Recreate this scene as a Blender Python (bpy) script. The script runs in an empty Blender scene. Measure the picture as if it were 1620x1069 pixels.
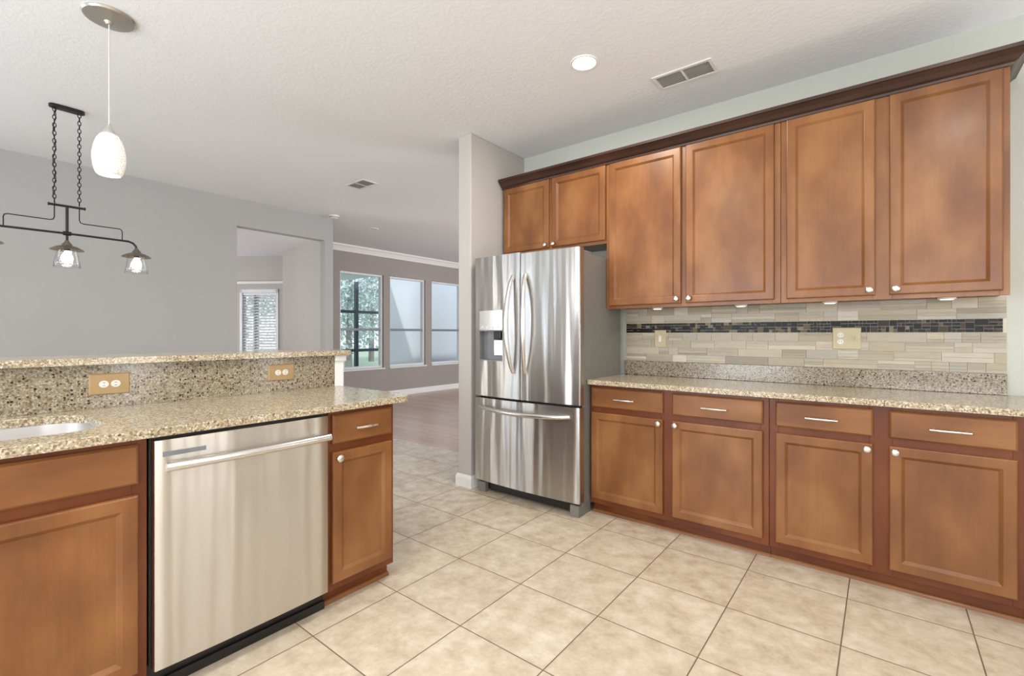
import bpy, bmesh, math, random
from mathutils import Vector, Matrix
PI = math.pi
random.seed(7)
SC = bpy.context.scene
COL = SC.collection

# ------------------------------------------------------------------ camera
YAW = 0.6715
cam_d = bpy.data.cameras.new('camera'); cam = bpy.data.objects.new('camera', cam_d); COL.objects.link(cam)
cam.location = (0, 0, 1.225); cam.rotation_euler = (PI/2, 0, YAW)
cam_d.sensor_width = 36; cam_d.lens = 743.43/1620*36
cam_d.shift_x = 4.74/1620; cam_d.shift_y = -6.35/1620
cam_d.clip_start = 0.05; cam_d.clip_end = 200
SC.camera = cam

# ------------------------------------------------------------------ colour management, world, added area lights, sun
SC.view_settings.view_transform = 'Standard'; SC.view_settings.look = 'None'
SC.view_settings.gamma = 1; SC.view_settings.use_curve_mapping = False
SC.view_settings.exposure = 0.43
W = bpy.data.worlds.new('world'); SC.world = W; W.use_nodes = True
wn = W.node_tree.nodes; wl = W.node_tree.links
bg = wn['Background']
tc = wn.new('ShaderNodeTexCoord'); sx = wn.new('ShaderNodeSeparateXYZ'); cr = wn.new('ShaderNodeValToRGB')
wl.new(tc.outputs['Generated'], sx.inputs[0]); wl.new(sx.outputs['Z'], cr.inputs[0]); wl.new(cr.outputs[0], bg.inputs[0])
cr.color_ramp.elements[0].color = (0.92, 0.95, 1.0, 1); cr.color_ramp.elements[1].color = (0.45, 0.65, 1.0, 1)
bg.inputs[1].default_value = 1.0

def area_light(name, loc, rot, sx_, sy_, power, color, shape='RECTANGLE'):
    l = bpy.data.lights.new(name, 'AREA'); l.shape = shape; l.size = sx_
    if shape in ('RECTANGLE', 'ELLIPSE'): l.size_y = sy_
    l.energy = power; l.color = color
    o = bpy.data.objects.new(name, l); COL.objects.link(o); o.location = loc; o.rotation_euler = rot
    return o
FILL_DAY = (0.98, 0.98, 1.0)
# unseen area lights standing in for daylight, added behind and beside the camera
TU = math.radians(30)   # upward tilt, so the added lights also brighten the ceiling
area_light('fill_rear', (0.75, -2.93, 1.45), (PI/2+TU, 0, 0), 1.7, 1.5, 50, FILL_DAY)  # added as a large fill at a made-up opening
area_light('fill_right', (1.93, -1.3, 1.6), (PI/2+math.radians(38), 0, PI/2), 1.7, 1.3, 50, FILL_DAY)  # added to brighten the ceiling, back wall and stub wall
area_light('fill_dining_rear', (-2.1, -2.93, 1.35), (PI/2+TU, 0, 0), 1.7, 2.0, 80, (0.90, 0.95, 1.0))  # big fill added for overall light, kept out of the refrigerator reflection
area_light('daylight_dining_side', (-5.88, -2.57, 1.35), (PI/2+TU, 0, -PI/2), .62, 2.0, 34, (0.72, 0.85, 1.0))
area_light('streak_strip_dining', (-5.88, -1.68, 1.35), (PI/2, 0, -PI/2), .12, 2.0, 8, (1, .97, .92))  # this strip and the next are added for streaks on the refrigerator
area_light('streak_strip_dining', (-5.88, -1.22, 1.35), (PI/2, 0, -PI/2), .12, 2.0, 8, (1, .97, .92))
area_light('streak_strip_right', (1.93, 1.55, 1.45), (PI/2+TU, 0, PI/2), .26, 1.8, 12, FILL_DAY)  # this strip and the next are added for streaks on the dishwasher
area_light('streak_strip_right', (1.93, 3.10, 1.45), (PI/2+TU, 0, PI/2), .20, 1.8, 9, (1, .98, .94))
area_light('fill_living_side', (-0.6, 7.4, 1.5), (PI/2+TU, 0, PI/2), 2.2, 1.8, 175, FILL_DAY)  # unseen fill added to brighten the living room
area_light('fill_nook_side', (-8.1, .42, 1.4), (PI/2+TU, 0, 0), 1.6, 1.6, 55, FILL_DAY)  # unseen fill added to brighten the nook, no opening behind it
sun_d = bpy.data.lights.new('sun', 'SUN'); sun_d.energy = 1.6; sun_d.angle = 0.05; sun_d.color = (1, .95, .88)
sun = bpy.data.objects.new('sun', sun_d); COL.objects.link(sun); sun.location = (-12, 6, 9)
sun.rotation_euler = (math.radians(38), 0, math.radians(60))

# ------------------------------------------------------------------ constants from the survey of the photo
CEIL = 2.823
WY = 3.445          # kitchen back wall
F = 2.856           # base door fronts (right run)
U = 3.104           # upper door fronts
P = -1.911          # peninsula door fronts
PB = -2.567         # peninsula granite splash front
DX = -5.95          # dining wall
LX = -7.55          # living room window wall
RX = 2.0; RY = -3.0

# ------------------------------------------------------------------ helpers
def srgb(r, g, b):
    f = lambda c: (c/12.92 if c <= .04045 else ((c+.055)/1.055)**2.4)
    return (f(r/255), f(g/255), f(b/255), 1)

def wloc(o):
    v = Vector((0, 0, 0))
    while o is not None:
        v += o.location; o = o.parent
    return v

def tag(o, label=None, cat=None, group=None, kind=None):
    if label: o['label'] = label
    if cat: o['category'] = cat
    if group: o['group'] = group
    if kind: o['kind'] = kind
    return o

def thing(name, loc, label, cat, group=None):
    o = bpy.data.objects.new(name, None); COL.objects.link(o); o.location = loc
    o.empty_display_size = .05
    return tag(o, label, cat, group)

def obj(name, bm, m, parent=None, origin=None, smooth=False, label=None, bevel=0, recalc=True, seg=2):
    """bm is in world coordinates; becomes ONE mesh object."""
    if recalc: bmesh.ops.recalc_face_normals(bm, faces=bm.faces)
    if parent is not None: base = wloc(parent)
    else: base = Vector(origin) if origin else Vector((0, 0, 0))
    bmesh.ops.translate(bm, verts=bm.verts, vec=-base)
    me = bpy.data.meshes.new(name); bm.to_mesh(me); bm.free()
    me.materials.append(m)
    o = bpy.data.objects.new(name, me); COL.objects.link(o)
    if parent is not None: o.parent = parent
    else: o.location = base
    if smooth:
        for p in me.polygons: p.use_smooth = True
        if smooth != 'all':
            try: me.set_sharp_from_angle(angle=math.radians(35))
            except Exception: pass
    if bevel:
        md = o.modifiers.new('bevel', 'BEVEL'); md.width = bevel; md.segments = seg; md.limit_method = 'ANGLE'; md.angle_limit = math.radians(40)
        md.harden_normals = False
    if label: o['label'] = label
    return o

def B(): return bmesh.new()

def box(bm, x0, x1, y0, y1, z0, z1):
    vs = [bm.verts.new((x, y, z)) for z in (z0, z1) for y in (y0, y1) for x in (x0, x1)]
    for f in ((0, 1, 3, 2), (4, 6, 7, 5), (0, 4, 5, 1), (2, 3, 7, 6), (0, 2, 6, 4), (1, 5, 7, 3)):
        bm.faces.new([vs[i] for i in f])
    return bm

def prism(bm, pts, z0, z1):
    """vertical extrusion of a plan polygon"""
    a = [bm.verts.new((x, y, z0)) for x, y in pts]; b = [bm.verts.new((x, y, z1)) for x, y in pts]
    n = len(pts)
    bm.faces.new(a); bm.faces.new(b)
    for i in range(n): bm.faces.new((a[i], a[(i+1) % n], b[(i+1) % n], b[i]))
    return bm

def sweep_x(bm, prof, x0, x1):
    """profile of (y,z) extruded along x"""
    a = [bm.verts.new((x0, y, z)) for y, z in prof]; b = [bm.verts.new((x1, y, z)) for y, z in prof]
    n = len(prof); bm.faces.new(a); bm.faces.new(b)
    for i in range(n): bm.faces.new((a[i], a[(i+1) % n], b[(i+1) % n], b[i]))
    return bm

def sweep_y(bm, prof, y0, y1):
    a = [bm.verts.new((x, y0, z)) for x, z in prof]; b = [bm.verts.new((x, y1, z)) for x, z in prof]
    n = len(prof); bm.faces.new(a); bm.faces.new(b)
    for i in range(n): bm.faces.new((a[i], a[(i+1) % n], b[(i+1) % n], b[i]))
    return bm

def tube(bm, pts, r, n=10, closed=False):
    pts = [Vector(p) for p in pts]; rings = []
    N = len(pts); prev = None
    for i, p in enumerate(pts):
        if closed: t = (pts[(i+1) % N]-pts[i-1])
        elif i == 0: t = pts[1]-pts[0]
        elif i == N-1: t = pts[-1]-pts[-2]
        else: t = (pts[i+1]-pts[i]).normalized()+(pts[i]-pts[i-1]).normalized()
        t.normalize()
        if prev is None:
            ref = Vector((0, 0, 1)) if abs(t.z) < .9 else Vector((1, 0, 0))
            a = t.cross(ref).normalized()
        else:
            a = (prev - t*prev.dot(t)).normalized()
        prev = a; b = t.cross(a)
        rr = r[i] if isinstance(r, (list, tuple)) else r
        rings.append([bm.verts.new(p+a*math.cos(2*PI*k/n)*rr+b*math.sin(2*PI*k/n)*rr) for k in range(n)])
    M = N if closed else N-1
    for i in range(M):
        A = rings[i]; C = rings[(i+1) % N]
        for k in range(n): bm.faces.new((A[k], A[(k+1) % n], C[(k+1) % n], C[k]))
    if not closed: bm.faces.new(rings[0]); bm.faces.new(rings[-1])
    return bm

def lathe(bm, c, prof, n=32, axis='z', closed=False):
    """prof: list of (radius, height) about point c, along axis"""
    c = Vector(c)
    def pt(r, h, t):
        a, b = r*math.cos(t), r*math.sin(t)
        if axis == 'z': return c+Vector((a, b, h))
        if axis == 'y': return c+Vector((a, h, b))
        return c+Vector((h, a, b))
    rings = []
    for r, h in prof:
        if r < 1e-6: rings.append([bm.verts.new(pt(0, h, 0))])
        else: rings.append([bm.verts.new(pt(r, h, 2*PI*k/n)) for k in range(n)])
    pairs = list(zip(rings[:-1], rings[1:]))
    if closed: pairs.append((rings[-1], rings[0]))
    for A, C in pairs:
        for k in range(n):
            k2 = (k+1) % n
            if len(A) == 1 and len(C) == 1: continue
            if len(A) == 1: bm.faces.new((A[0], C[k], C[k2]))
            elif len(C) == 1: bm.faces.new((A[k], A[k2], C[0]))
            else: bm.faces.new((A[k], A[k2], C[k2], C[k]))
    return bm

def arc(cx, cy, r, a0, a1, n):
    return [(cx+r*math.cos(a0+(a1-a0)*i/n), cy+r*math.sin(a0+(a1-a0)*i/n)) for i in range(n+1)]

def rrect(x0, x1, y0, y1, r, n=6):
    if not isinstance(r, (list, tuple)): r = [r]*4   # order: (x1,y1) (x0,y1) (x0,y0) (x1,y0)
    pts = []
    for (cx, cy, a), q in zip(((x1, y1, 0), (x0, y1, PI/2), (x0, y0, PI), (x1, y0, 1.5*PI)), r):
        sx1 = -1 if cx == x1 else 1; sy1 = -1 if cy == y1 else 1
        if q <= 0: pts.append((cx, cy))
        else: pts += arc(cx+sx1*q, cy+sy1*q, q, a, a+PI/2, n)
    return pts

# ------------------------------------------------------------------ materials
def mat(name):
    m = bpy.data.materials.new(name); m.use_nodes = True
    nt = m.node_tree; b = nt.nodes['Principled BSDF']
    return m, nt, b
def nd(nt, typ, **kw):
    n = nt.nodes.new(typ)
    for k, v in kw.items(): setattr(n, k, v)
    return n
def objcoord(nt, scale=(1, 1, 1), rand=False):
    t = nd(nt, 'ShaderNodeTexCoord'); mp = nd(nt, 'ShaderNodeMapping'); mp.inputs['Scale'].default_value = scale
    if rand:
        oi = nd(nt, 'ShaderNodeObjectInfo'); mu = nd(nt, 'ShaderNodeVectorMath', operation='SCALE'); co = nd(nt, 'ShaderNodeCombineXYZ')
        ad = nd(nt, 'ShaderNodeVectorMath', operation='ADD')
        for i in range(3): nt.links.new(oi.outputs['Random'], co.inputs[i])
        nt.links.new(co.outputs[0], mu.inputs[0]); mu.inputs['Scale'].default_value = 37.
        nt.links.new(t.outputs['Object'], ad.inputs[0]); nt.links.new(mu.outputs[0], ad.inputs[1])
        nt.links.new(ad.outputs[0], mp.inputs[0])
    else: nt.links.new(t.outputs['Object'], mp.inputs[0])
    return mp.outputs[0]
def noise(nt, vec, scale, detail=4, rough=.5):
    n = nd(nt, 'ShaderNodeTexNoise'); n.inputs['Scale'].default_value = scale
    n.inputs['Detail'].default_value = detail; n.inputs['Roughness'].default_value = rough
    nt.links.new(vec, n.inputs['Vector']); return n.outputs['Fac']
def ramp(nt, fac, stops, interp='LINEAR'):
    r = nd(nt, 'ShaderNodeValToRGB'); r.color_ramp.interpolation = interp
    e = r.color_ramp.elements
    while len(e) < len(stops): e.new(0.5)
    for i, (p, c) in enumerate(stops):
        e[i].position = p; e[i].color = c
    nt.links.new(fac, r.inputs[0]); return r.outputs[0]
def mixc(nt, fac, a, b, mode='MIX'):
    m = nd(nt, 'ShaderNodeMix', data_type='RGBA', blend_type=mode)
    for s, v in ((0, fac), (6, a), (7, b)):
        if hasattr(v, 'is_output'): nt.links.new(v, m.inputs[s])
        else: m.inputs[s].default_value = v
    return m.outputs[2]
def math_(nt, op, a, b=None, clamp=False):
    m = nd(nt, 'ShaderNodeMath', operation=op); m.use_clamp = clamp
    for i, v in enumerate((a, b)):
        if v is None: continue
        if hasattr(v, 'is_output'): nt.links.new(v, m.inputs[i])
        else: m.inputs[i].default_value = v
    return m.outputs[0]
def bump(nt, b, h, strength, dist=.01):
    n = nd(nt, 'ShaderNodeBump'); n.inputs['Strength'].default_value = strength; n.inputs['Distance'].default_value = dist
    nt.links.new(h, n.inputs['Height']); nt.links.new(n.outputs[0], b.inputs['Normal'])

def plain(name, col, rough=.5, metal=0, spec=.5, emit=None, es=0):
    m, nt, b = mat(name); b.inputs['Base Color'].default_value = col; b.inputs['Roughness'].default_value = rough
    b.inputs['Metallic'].default_value = metal; b.inputs['Specular IOR Level'].default_value = spec
    if emit: b.inputs['Emission Color'].default_value = emit; b.inputs['Emission Strength'].default_value = es
    # faint procedural variation so nothing reads as a flat plastic chip
    v = objcoord(nt); n = noise(nt, v, 14, 3)
    c2 = tuple(min(1, x*.93) for x in col[:3])+(1,)
    nt.links.new(ramp(nt, n, [(.35, c2), (.65, col)]), b.inputs['Base Color'])
    return m

def paint(name, col, bs=.10, bscale=160, rough=.75):
    m, nt, b = mat(name); v = objcoord(nt)
    b.inputs['Roughness'].default_value = rough; b.inputs['Specular IOR Level'].default_value = .25
    c2 = tuple(x*.965 for x in col[:3])+(1,)
    nt.links.new(ramp(nt, noise(nt, v, 1.3, 3), [(.3, c2), (.7, col)]), b.inputs['Base Color'])
    bump(nt, b, noise(nt, v, bscale, 3, .6), bs, .002)
    return m

def knockdown(name, col):
    m, nt, b = mat(name); v = objcoord(nt)
    b.inputs['Roughness'].default_value = .85; b.inputs['Specular IOR Level'].default_value = .15
    b.inputs['Base Color'].default_value = col
    h = ramp(nt, noise(nt, v, 42, 4, .55), [(.44, (0, 0, 0, 1)), (.58, (1, 1, 1, 1))])
    bump(nt, b, h, .2, .002)
    return m

def wood(name, dark, mid, light, vertical=True, rough=.34, sc=1.0):
    m, nt, b = mat(name)
    st = (2.6*sc, 2.6*sc, 1.3*sc) if vertical else (1.2*sc, 1.2*sc, 3.0*sc)
    v = objcoord(nt, st, True)
    blotch = noise(nt, v, 2.0, 3, .5)
    g = (26, 26, 1.1) if vertical else (1.3, 1.3, 34)
    grain = noise(nt, objcoord(nt, g, True), 3.5, 5, .6)
    base = ramp(nt, blotch, [(.32, dark), (.5, mid), (.68, light)])
    gr = ramp(nt, grain, [(.32, (.92, .90, .87, 1)), (.55, (1, 1, 1, 1)), (.72, (1.0, 1.0, 1.0, 1))])
    nt.links.new(mixc(nt, .8, base, gr, 'MULTIPLY'), b.inputs['Base Color'])
    b.inputs['Roughness'].default_value = rough; b.inputs['Specular IOR Level'].default_value = .38
    b.inputs['Coat Weight'].default_value = .10; b.inputs['Coat Roughness'].default_value = .2
    bump(nt, b, grain, .04, .001)
    return m

def granite(name, tone=1.0, contrast=1.0):
    m, nt, b = mat(name); v = objcoord(nt)
    vo = nd(nt, 'ShaderNodeTexVoronoi'); vo.inputs['Scale'].default_value = 185; nt.links.new(v, vo.inputs['Vector'])
    sp = nd(nt, 'ShaderNodeSeparateColor'); nt.links.new(vo.outputs['Color'], sp.inputs[0])
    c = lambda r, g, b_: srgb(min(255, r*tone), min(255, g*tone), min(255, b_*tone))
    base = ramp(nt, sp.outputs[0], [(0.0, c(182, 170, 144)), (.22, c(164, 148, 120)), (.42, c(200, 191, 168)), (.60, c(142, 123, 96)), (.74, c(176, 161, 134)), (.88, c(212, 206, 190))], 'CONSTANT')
    vo2 = nd(nt, 'ShaderNodeTexVoronoi'); vo2.inputs['Scale'].default_value = 96; nt.links.new(v, vo2.inputs['Vector'])
    sp2 = nd(nt, 'ShaderNodeSeparateColor'); nt.links.new(vo2.outputs['Color'], sp2.inputs[0])
    dk = ramp(nt, sp2.outputs[1], [(0.0, (1, 1, 1, 1)), (.27, (0, 0, 0, 1))], 'CONSTANT')
    dkc = ramp(nt, sp2.outputs[2], [(0, srgb(40, 28, 20)), (.4, srgb(92, 66, 44)), (.75, srgb(120, 92, 66))], 'CONSTANT')
    near = ramp(nt, vo2.outputs['Distance'], [(.38, (1, 1, 1, 1)), (.52, (0, 0, 0, 1))])
    mk = mixc(nt, 1.0, dk, near, 'MULTIPLY')
    bw = nd(nt, 'ShaderNodeRGBToBW'); nt.links.new(mk, bw.inputs[0])
    f = math_(nt, 'MULTIPLY', bw.outputs[0], contrast, True)
    col = mixc(nt, f, base, dkc)
    fog = ramp(nt, noise(nt, v, 7, 3), [(.35, (.90, .88, .84, 1)), (.65, (1, 1, 1, 1))])
    nt.links.new(mixc(nt, .8, col, fog, 'MULTIPLY'), b.inputs['Base Color'])
    b.inputs['Roughness'].default_value = .16; b.inputs['Specular IOR Level'].default_value = .5
    return m

def floor_tile(name):
    m, nt, b = mat(name); v = objcoord(nt)
    s = nd(nt, 'ShaderNodeSeparateXYZ'); nt.links.new(v, s.inputs[0])
    TS = .4202
    ux = math_(nt, 'DIVIDE', math_(nt, 'ADD', s.outputs[0], 1.3889+TS*40), TS)
    uy = math_(nt, 'DIVIDE', math_(nt, 'ADD', s.outputs[1], -1.418+TS*40), TS)
    def edge(u):
        fr = math_(nt, 'FRACT', u); return math_(nt, 'ABSOLUTE', math_(nt, 'SUBTRACT', fr, .5))
    e = math_(nt, 'MAXIMUM', edge(ux), edge(uy))
    gm = ramp(nt, e, [(.4925, (0, 0, 0, 1)), (.4955, (1, 1, 1, 1))])
    cx = nd(nt, 'ShaderNodeCombineXYZ'); nt.links.new(math_(nt, 'FLOOR', ux), cx.inputs[0]); nt.links.new(math_(nt, 'FLOOR', uy), cx.inputs[1])
    wn_ = nd(nt, 'ShaderNodeTexWhiteNoise'); nt.links.new(cx.outputs[0], wn_.inputs['Vector'])
    sc = nd(nt, 'ShaderNodeVectorMath', operation='SCALE'); sc.inputs['Scale'].default_value = 9; nt.links.new(wn_.outputs['Color'], sc.inputs[0])
    ad = nd(nt, 'ShaderNodeVectorMath', operation='ADD'); nt.links.new(v, ad.inputs[0]); nt.links.new(sc.outputs[0], ad.inputs[1])
    n1 = noise(nt, ad.outputs[0], 11, 8, .66); n2 = noise(nt, ad.outputs[0], 30, 5, .6)
    c1 = ramp(nt, n1, [(.30, srgb(184, 167, 144)), (.45, srgb(199, 184, 162)), (.56, srgb(209, 196, 175)), (.70, srgb(220, 210, 193))])
    c2 = ramp(nt, n2, [(.3, (.93, .91, .88, 1)), (.55, (1, 1, 1, 1))])
    c = mixc(nt, .7, c1, c2, 'MULTIPLY')
    tv = ramp(nt, wn_.outputs['Value'], [(0, (.95, .94, .93, 1)), (1, (1, 1, 1, 1))])
    c = mixc(nt, 1, c, tv, 'MULTIPLY')
    nt.links.new(mixc(nt, gm, c, srgb(112, 92, 76)), b.inputs['Base Color'])
    rr = math_(nt, 'ADD', math_(nt, 'MULTIPLY', gm, .5), .26); nt.links.new(rr, b.inputs['Roughness'])
    inv = math_(nt, 'SUBTRACT', 1, gm)
    bump(nt, b, inv, .5, .002)
    return m

def plank_floor(name):
    m, nt, b = mat(name)
    v = objcoord(nt)
    br = nd(nt, 'ShaderNodeTexBrick'); br.offset = .37; br.inputs['Scale'].default_value = 1
    br.inputs['Brick Width'].default_value = 1.2; br.inputs['Row Height'].default_value = .15; br.inputs['Mortar Size'].default_value = .003
    br.inputs['Color1'].default_value = srgb(206, 178, 160); br.inputs['Color2'].default_value = srgb(182, 156, 142); br.inputs['Mortar'].default_value = srgb(130, 108, 98)
    mp = nd(nt, 'ShaderNodeMapping'); nt.links.new(v, mp.inputs[0]); nt.links.new(mp.outputs[0], br.inputs['Vector'])
    g = noise(nt, objcoord(nt, (1.5, 26, 1)), 3, 5)
    gr = ramp(nt, g, [(.3, (.75, .72, .70, 1)), (.7, (1.05, 1.05, 1.05, 1))])
    nt.links.new(mixc(nt, .8, br.outputs['Color'], gr, 'MULTIPLY'), b.inputs['Base Color'])
    b.inputs['Roughness'].default_value = .28
    return m

ANR = .25
def steel(name, col=(.60, .585, .56, 1), rough=.24, wave=.0, axis='z', aniso=.6):
    m, nt, b = mat(name)
    b.inputs['Metallic'].default_value = 1; b.inputs['Base Color'].default_value = col
    st = (260, 260, 2.0) if axis == 'z' else ((2, 2, 260))
    if aniso:
        b.inputs['Anisotropic'].default_value = aniso; b.inputs['Anisotropic Rotation'].default_value = ANR
        tg = nd(nt, 'ShaderNodeTangent', direction_type='RADIAL', axis='Z'); nt.links.new(tg.outputs[0], b.inputs['Tangent'])
    fine = noise(nt, objcoord(nt, st), 1.0, 3)
    nt.links.new(math_(nt, 'ADD', math_(nt, 'MULTIPLY', fine, .10), rough-.05), b.inputs['Roughness'])
    if wave:
        big = noise(nt, objcoord(nt, (7.5, 7.5, .55), True), 1.0, 1.5)
        bump(nt, b, big, wave, .05)
    return m

def glass(name, tint=(.95, .98, .98, 1), amt=.12, rough=.03):
    m = bpy.data.materials.new(name); m.use_nodes = True; nt = m.node_tree
    out = nt.nodes['Material Output']; nt.nodes.remove(nt.nodes['Principled BSDF'])
    t = nd(nt, 'ShaderNodeBsdfTransparent'); t.inputs[0].default_value = tint
    g = nd(nt, 'ShaderNodeBsdfGlossy'); g.inputs['Roughness'].default_value = rough
    fr = nd(nt, 'ShaderNodeLayerWeight'); fr.inputs['Blend'].default_value = .5
    f = math_(nt, 'ADD', math_(nt, 'MULTIPLY', math_(nt, 'POWER', fr.outputs['Facing'], 4), .6), amt+.03)
    mx = nd(nt, 'ShaderNodeMixShader'); nt.links.new(f, mx.inputs[0]); nt.links.new(t.outputs[0], mx.inputs[1]); nt.links.new(g.outputs[0], mx.inputs[2])
    nt.links.new(mx.outputs[0], out.inputs[0])
    return m

def emission(name, col, s):
    m, nt, b = mat(name); b.inputs['Base Color'].default_value = (.9, .9, .9, 1)
    b.inputs['Emission Color'].default_value = col; b.inputs['Emission Strength'].default_value = s
    return m

M = {}
M['wall'] = paint('wall_paint', srgb(188, 184, 179))
M['wall_dining'] = paint('wall_paint_dining', srgb(169, 169, 167))
M['wall_green'] = paint('wall_paint_kitchen', srgb(190, 193, 184))
M['wall_living'] = paint('wall_paint_living', srgb(158, 152, 147))
M['ceiling'] = knockdown('ceiling_texture', srgb(230, 232, 235))
M['trim'] = paint('white_trim', srgb(232, 231, 230), .02, 60, .4)
M['tile'] = floor_tile('floor_tile')
M['plank'] = plank_floor('plank_floor')
WD, WM, WL_ = srgb(110, 67, 36), srgb(128, 82, 44), srgb(144, 98, 57)
M['wood'] = wood('maple_stained', WD, WM, WL_)
M['wood_h'] = wood('maple_stained_horizontal', WD, WM, WL_, False)
M['wood_frame_shaded'] = wood('maple_frame_shaded', srgb(92, 42, 14), srgb(106, 52, 19), srgb(118, 62, 25))  # shade between the base doors put into a darker, redder maple
M['wood_dark'] = wood('crown_stain', srgb(44, 25, 18), srgb(56, 33, 23), srgb(68, 42, 30), False, .35)
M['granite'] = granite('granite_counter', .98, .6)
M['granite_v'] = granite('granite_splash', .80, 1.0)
M['steel'] = steel('brushed_steel', (.54, .525, .505, 1), .30, .5, 'z', .85)
M['steel_dw'] = steel('brushed_steel_dishwasher', (.60, .565, .51, 1), .34, .30, 'z', .8)
M['steel_plain'] = steel('steel_plain', (.70, .69, .67, 1), .25, 0, 'x', 0)
M['sink'] = steel('sink_steel', (.50, .48, .46, 1), .42, 0, 'x', 0)
M['case'] = plain('fridge_case_grey', srgb(122, 120, 114), .4)
M['case_dark'] = plain('dark_gasket', srgb(40, 38, 38), .6)
M['black'] = plain('black_plastic', srgb(24, 22, 21), .4)
M['grey_plastic'] = plain('grey_plastic', srgb(120, 122, 124), .35)
M['nickel'] = plain('satin_nickel', (.80, .77, .72, 1), .28, 1)
M['nickel_brushed'] = plain('brushed_nickel_canopy', (.62, .60, .56, 1), .3, 1)
M['bronze'] = plain('dark_bronze', srgb(52, 48, 46), .42, .7)
M['bronze_light'] = plain('aged_pewter', srgb(128, 118, 104), .38, .8)
M['plate'] = plain('almond_plate', srgb(164, 136, 94), .35)
M['plate2'] = plain('almond_plate_pale', srgb(182, 170, 134), .35)
M['receptacle'] = plain('white_receptacle', srgb(216, 212, 204), .3)
M['slot'] = plain('slot_dark', srgb(60, 50, 44), .6)
M['window_glass'] = glass('window_glass', (.95, .98, .98, 1), .0)
M['jar_glass'] = glass('jar_glass', (.97, .97, .97, 1), .05, .08)
M['cord'] = plain('clear_cord', srgb(214, 212, 208), .3)
M['vent'] = plain('vent_white', srgb(222, 220, 216), .5)
M['vent_dark'] = plain('vent_inside', srgb(160, 160, 157), .7)
M['vinyl'] = plain('white_vinyl', srgb(226, 230, 232), .4)
M['vinyl_grey'] = plain('window_sash_grey', srgb(122, 134, 144), .4)
M['blind'] = plain('blind_white', srgb(232, 234, 236), .5)
M['grass'] = plain('grass', srgb(186, 196, 164), .9)
M['patio'] = plain('patio_concrete', srgb(206, 204, 198), .8)
M['stucco'] = paint('stucco', srgb(232, 236, 240), .3, 60, .9)
M['screen'] = plain('screen_frame_dark', srgb(58, 66, 74), .5)
M['bark'] = plain('bark', srgb(150, 144, 138), .9)
M['bulb'] = emission('bulb_glow', (1, .93, .84, 1), 14)
M['can'] = emission('can_lens_glow', (1, .95, .88, 1), 9)
M['puck'] = emission('puck_glow', (1, .90, .78, 1), 3)

def leaf_mat():
    m, nt, b = mat('leaves'); v = objcoord(nt)
    nt.links.new(ramp(nt, noise(nt, v, 2.5, 4), [(.3, srgb(160, 176, 170)), (.55, srgb(192, 206, 202)), (.75, srgb(222, 230, 228))]), b.inputs['Base Color'])
    b.inputs['Roughness'].default_value = .7
    return m
M['leaf'] = leaf_mat()

def pendant_glass():
    m, nt, b = mat('crackled_shade'); v = objcoord(nt)
    vo = nd(nt, 'ShaderNodeTexVoronoi', feature='DISTANCE_TO_EDGE'); vo.inputs['Scale'].default_value = 110; nt.links.new(v, vo.inputs['Vector'])
    c = ramp(nt, vo.outputs['Distance'], [(.0, srgb(150, 144, 134)), (.09, srgb(240, 236, 228))])
    nt.links.new(c, b.inputs['Base Color']); nt.links.new(c, b.inputs['Emission Color'])
    b.inputs['Emission Strength'].default_value = .30; b.inputs['Roughness'].default_value = .15
    return m
M['shade'] = pendant_glass()

def vcol_mat(name, rough, attr='tint'):
    m, nt, b = mat(name)
    a = nd(nt, 'ShaderNodeAttribute'); a.attribute_name = attr
    v = objcoord(nt, (6, 6, 30))
    g = ramp(nt, noise(nt, v, 3, 4), [(.3, (.90, .89, .87, 1)), (.65, (1, 1, 1, 1))])
    nt.links.new(mixc(nt, .8, a.outputs['Color'], g, 'MULTIPLY'), b.inputs['Base Color'])
    b.inputs['Roughness'].default_value = rough; b.inputs['Specular IOR Level'].default_value = .22
    return m
M['stone'] = vcol_mat('stacked_stone_tile', .32)
M['mosaic'] = vcol_mat('glass_mosaic_tile', .35)
M['grout'] = plain('grout', srgb(206, 200, 186), .8)

def struct(name, bm, m, parent=None, **kw):
    o = obj(name, bm, m, parent, **kw)
    if parent is None: o['kind'] = 'structure'
    return o

# ------------------------------------------------------------------ the shell
struct('floor', prism(B(), [(RX+.1, RY-.1), (RX+.1, WY+.04), (DX-.0, WY+.04), (DX-.12, WY+.04), (DX-.12, RY-.1)], -.05, 0), M['tile'])
struct('floor_living', prism(B(), [(RX+.1, WY+.04), (RX+.1, 10), (-10.2, 10), (-10.2, -.5), (DX-.12, -.5), (DX-.12, WY+.04)], -.05, -.0005), M['plank'])
# ceiling (kitchen, dining, living)
struct('ceiling', prism(B(), [(RX+.1, RY-.1), (RX+.1, 10), (LX-.1, 10), (LX-.1, 3.576), (DX, 3.576), (DX-.12, 3.576), (DX-.12, RY-.1)], CEIL, CEIL+.1), M['ceiling'])
struct('ceiling_nook', box(B(), -9.6, DX-.12, .2, 3.453, 2.5, 2.6), M['ceiling'])
struct('ceiling_nook_bay', box(B(), -8.4, -7.14, 3.453, 4.0, 2.5, 2.6), M['ceiling'])
# kitchen back wall, from the stub wall rightwards
struct('wall_back', box(B(), -2.70, RX, WY, WY+.12, 0, CEIL), M['wall_green'])
# stub wall beside the refrigerator
struct('wall_stub', box(B(), -2.70, -2.56, 2.735, WY, 0, CEIL), M['wall'], bevel=.008)
bb = [(0, 0), (.016, 0), (.016, .075), (.010, .092), (.004, .098), (0, .098)]
bm = B()
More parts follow.
